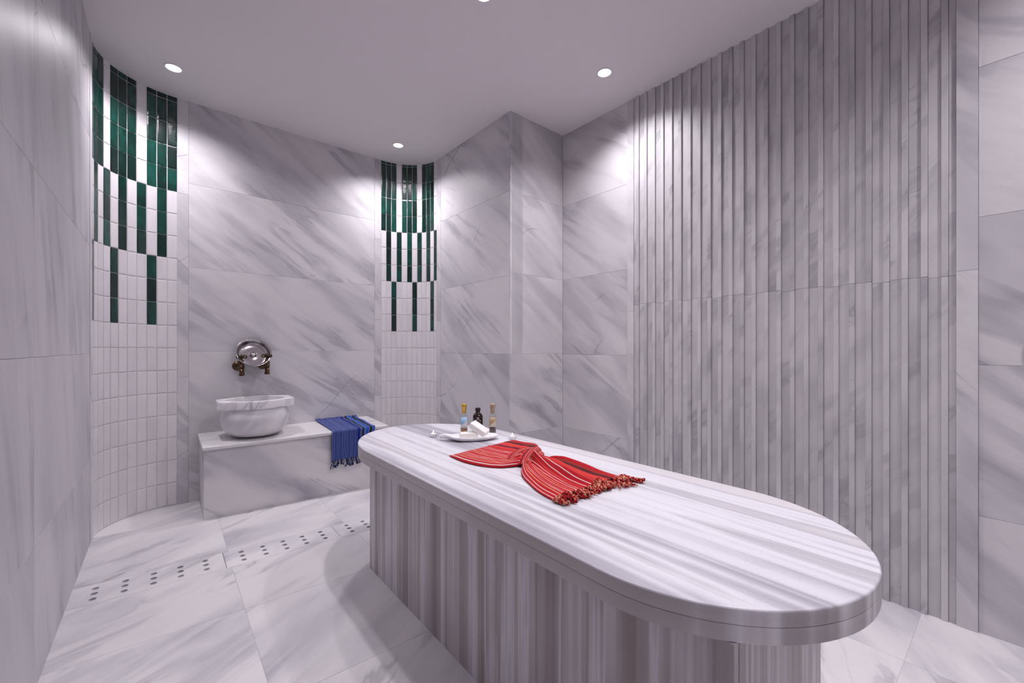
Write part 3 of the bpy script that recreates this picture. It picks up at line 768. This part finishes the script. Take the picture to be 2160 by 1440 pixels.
# red towel lying twisted on the massage table
red = tag(empty('red_towel', (1.15, 1.25, TZ)), 'red striped woven towel twisted in the middle, on the massage table', 'towel')
KEY = [((0.972, 1.602), (1.386, 1.664)), ((0.966, 1.480), (1.388, 1.590)), ((0.990, 1.375), (1.405, 1.515)), ((1.034, 1.312), (1.362, 1.440)), ((1.094, 1.285), (1.302, 1.368)),
       ((1.118, 1.270), (1.262, 1.312)), ((1.078, 1.235), (1.256, 1.272)), ((1.024, 1.170), (1.302, 1.222)), ((0.984, 1.088), (1.302, 1.150)), ((0.951, 1.000), (1.290, 1.032)), ((0.936, 0.915), (1.304, 0.924))]
FR = catmull([(*k[0], 0) for k in KEY], 141); BK = catmull([(*k[1], 0) for k in KEY], 141)
def red_fn(s, t):
    i = min(int(round(s*140)), 140); a, b = FR[i], BK[i]
    wdt = (b-a).length
    pinch = max(0.0, 1 - wdt/0.36)
    k = s*10
    p = a.lerp(b, t)
    edge = min(1, t/0.04, (1-t)/0.04)
    z = 0.0035 + 0.0045*pinch
    # gathers that run out of the knot
    near = math.exp(-((k-5.3)/1.8)**2)
    z += near*edge*0.020*(0.5+0.5*math.cos(2*math.pi*(t*5.0+0.12*k)))
    z += edge*pinch*0.022*math.sin(math.pi*t)
    # ridge down the right half, with a valley in front of it
    rr = sstep(5.2, 6.2, k)*(1-0.45*sstep(8.2, 10, k))
    z += rr*0.034*math.exp(-((t-(0.52+0.02*(k-7)))/0.065)**2)
    z += rr*0.013*math.exp(-((t-0.12)/0.07)**2)
    z += sstep(5.6, 6.6, k)*(1-sstep(8.5, 9.8, k))*0.016*math.exp(-((t-0.97)/0.05)**2)
    # left half: rolled double front edge
    ll = 1-sstep(3.6, 5.0, k)
    z += ll*0.010*sstep(0.0, 0.03, t)*(1-0.55*sstep(0.10, 0.5, t))*sstep(0.0, 0.6, k)
    z += ll*0.018*sstep(2.0, 3.8, k)*math.exp(-((t-0.30)/0.09)**2)
    z += ll*0.014*sstep(1.5, 3.2, k)*math.exp(-((t-0.94)/0.06)**2)
    # soft ripples
    z += 0.0022*edge*mnoise.noise(Vector((s*9, t*7, 1.7))) + 0.0015*edge*mnoise.noise(Vector((s*24, t*26, 4.1)))
    return (p.x-1.15, p.y-1.25, max(0.0025, z))
cl = cloth_mesh('cloth', red_fn, 141, 110, M['red_cloth'], red, 0.0035)
def wrap_fn(pts, r0):
    P = catmull(pts, 40)
    def fn(s, t):
        i = min(int(round(s*39)), 39); p = P[i]
        d = (P[min(i+1, 39)]-P[max(i-1, 0)]); d.z = 0; d.normalize(); nrm = Vector((-d.y, d.x, 0))
        a = math.pi*(1-t)*1.15-0.235; rr = r0*(0.55+0.45*math.sin(math.pi*s))*(1+0.22*math.cos(t*15))
        q = p + nrm*math.cos(a)*rr*1.35 + Vector((0, 0, 1))*math.sin(a)*rr
        return (q.x-1.15, q.y-1.25, max(0.003, q.z))
    return fn
cloth_mesh('twist_fold', wrap_fn([(1.105, 1.262, 0.004), (1.145, 1.280, 0.022), (1.195, 1.300, 0.032), (1.245, 1.330, 0.026), (1.300, 1.372, 0.008)], 0.024), 40, 26, M['red_cloth'], red, 0.003)
cloth_mesh('twist_fold', wrap_fn([(1.098, 1.335, 0.008), (1.135, 1.350, 0.020), (1.19, 1.372, 0.024), (1.25, 1.382, 0.022), (1.325, 1.405, 0.008)], 0.017), 40, 22, M['red_cloth'], red, 0.003)
def tassel(parent, start, d, length, rad, mat, curl=0.3, knot=False, zmin=0.003, hang=False):
    bm = bmesh.new(); m = 9
    for strand in range(3):
        pts = []; ph = strand*2.094 + R.uniform(0, 1)
        side = Vector((-d.y, d.x, 0)) if not hang else Vector((1, 0, 0)); upv = Vector((0, 0, 1)) if not hang else Vector((0, -1, 0))
        bend = R.uniform(-curl, curl)
        for i in range(m):
            f = i/(m-1)
            tw = ph + f*9.0
            p = start + d*length*f + side*(bend*length*f*f + math.cos(tw)*rad*0.75) + upv*(math.sin(tw)*rad*0.75)
            if not hang: p.z = max(zmin+rad*0.5, p.z*(1-f) + (zmin+rad*1.0)*f + math.sin(tw)*rad*0.7)
            pts.append(p)
        rr = [rad*0.62*(1.0 if not knot or i not in (6, 7) else 1.7)*(1-0.35*(i == m-1)) for i in range(m)]
        tube(bm, pts, rr, 6)
    return mesh_obj('tassel', bm, mat, parent, True)
end = [Vector(red_fn(1.0, t)) for t in [i/31 for i in range(32)]]
for i, p in enumerate(end):
    f = i/31
    d = Vector((R.uniform(-0.35, 0.35), -1, 0)).normalized()
    ln = R.uniform(0.040, 0.066) if f < 0.75 else R.uniform(0.060, 0.095)
    tassel(red, p + Vector((0, 0.004, 0.002)), d, ln, R.uniform(0.0052, 0.0072), M['red_yarn'], 0.45)
# blue towel folded over the front edge of the bench
blue = tag(empty('blue_towel', (1.14, 3.322, BZF)), 'blue striped woven towel with knotted fringe, hanging over the front of the bench', 'towel')
PATH = [(3.776, 0.0185), (3.74, 0.008), (3.66, 0.006), (3.50, 0.0055), (3.36, 0.0055), (3.328, 0.005), (3.317, 0.0), (3.3145, -0.012), (3.3145, -0.06), (3.316, -0.14), (3.3165, -0.218)]
PP = catmull([(0, y, z + (bench_z(y) if y > 3.322 else BZF)) for y, z in PATH], 121)
def blue_fn(s, t):
    p = PP[min(int(round(s*120)), 120)]
    x0 = 0.984 + 0.006*math.sin(s*5)
    x1 = 1.322 - 0.012*s + 0.004*math.sin(s*31) + (0.004*math.sin(s*57) if s < 0.6 else 0)
    x = x0 + (x1-x0)*t
    hangf = sstep(0.60, 1.0, s)
    y = p.y - hangf*0.007*(0.5+0.5*math.sin(t*20+1.0)) - hangf*0.010*sstep(0.55, 0.8, t)
    z = p.z + (1-hangf)*0.0018*math.sin(t*26+s*9) + 0.004*(1-hangf)*sstep(0.9, 1.0, t)*abs(math.sin(s*26))
    z += 0.012*hangf*sstep(0.62, 0.75, t)
    return (x-1.14, y-3.322, z-BZF)
cloth_mesh('cloth', blue_fn, 121, 70, M['blue_cloth'], blue, 0.003)
for i in range(17):
    p = Vector(blue_fn(1.0, 0.015+0.97*i/16))
    for q in range(2):
        d = Vector((R.uniform(-0.28, 0.28), R.uniform(-0.12, 0.0), -1)).normalized()
        tassel(blue, p + Vector((R.uniform(-0.006, 0.006), 0, 0.003)), d, R.uniform(0.036, 0.068), 0.0027, M['blue_yarn'], 0.25, True, hang=True)
bpy.context.view_layer.update()
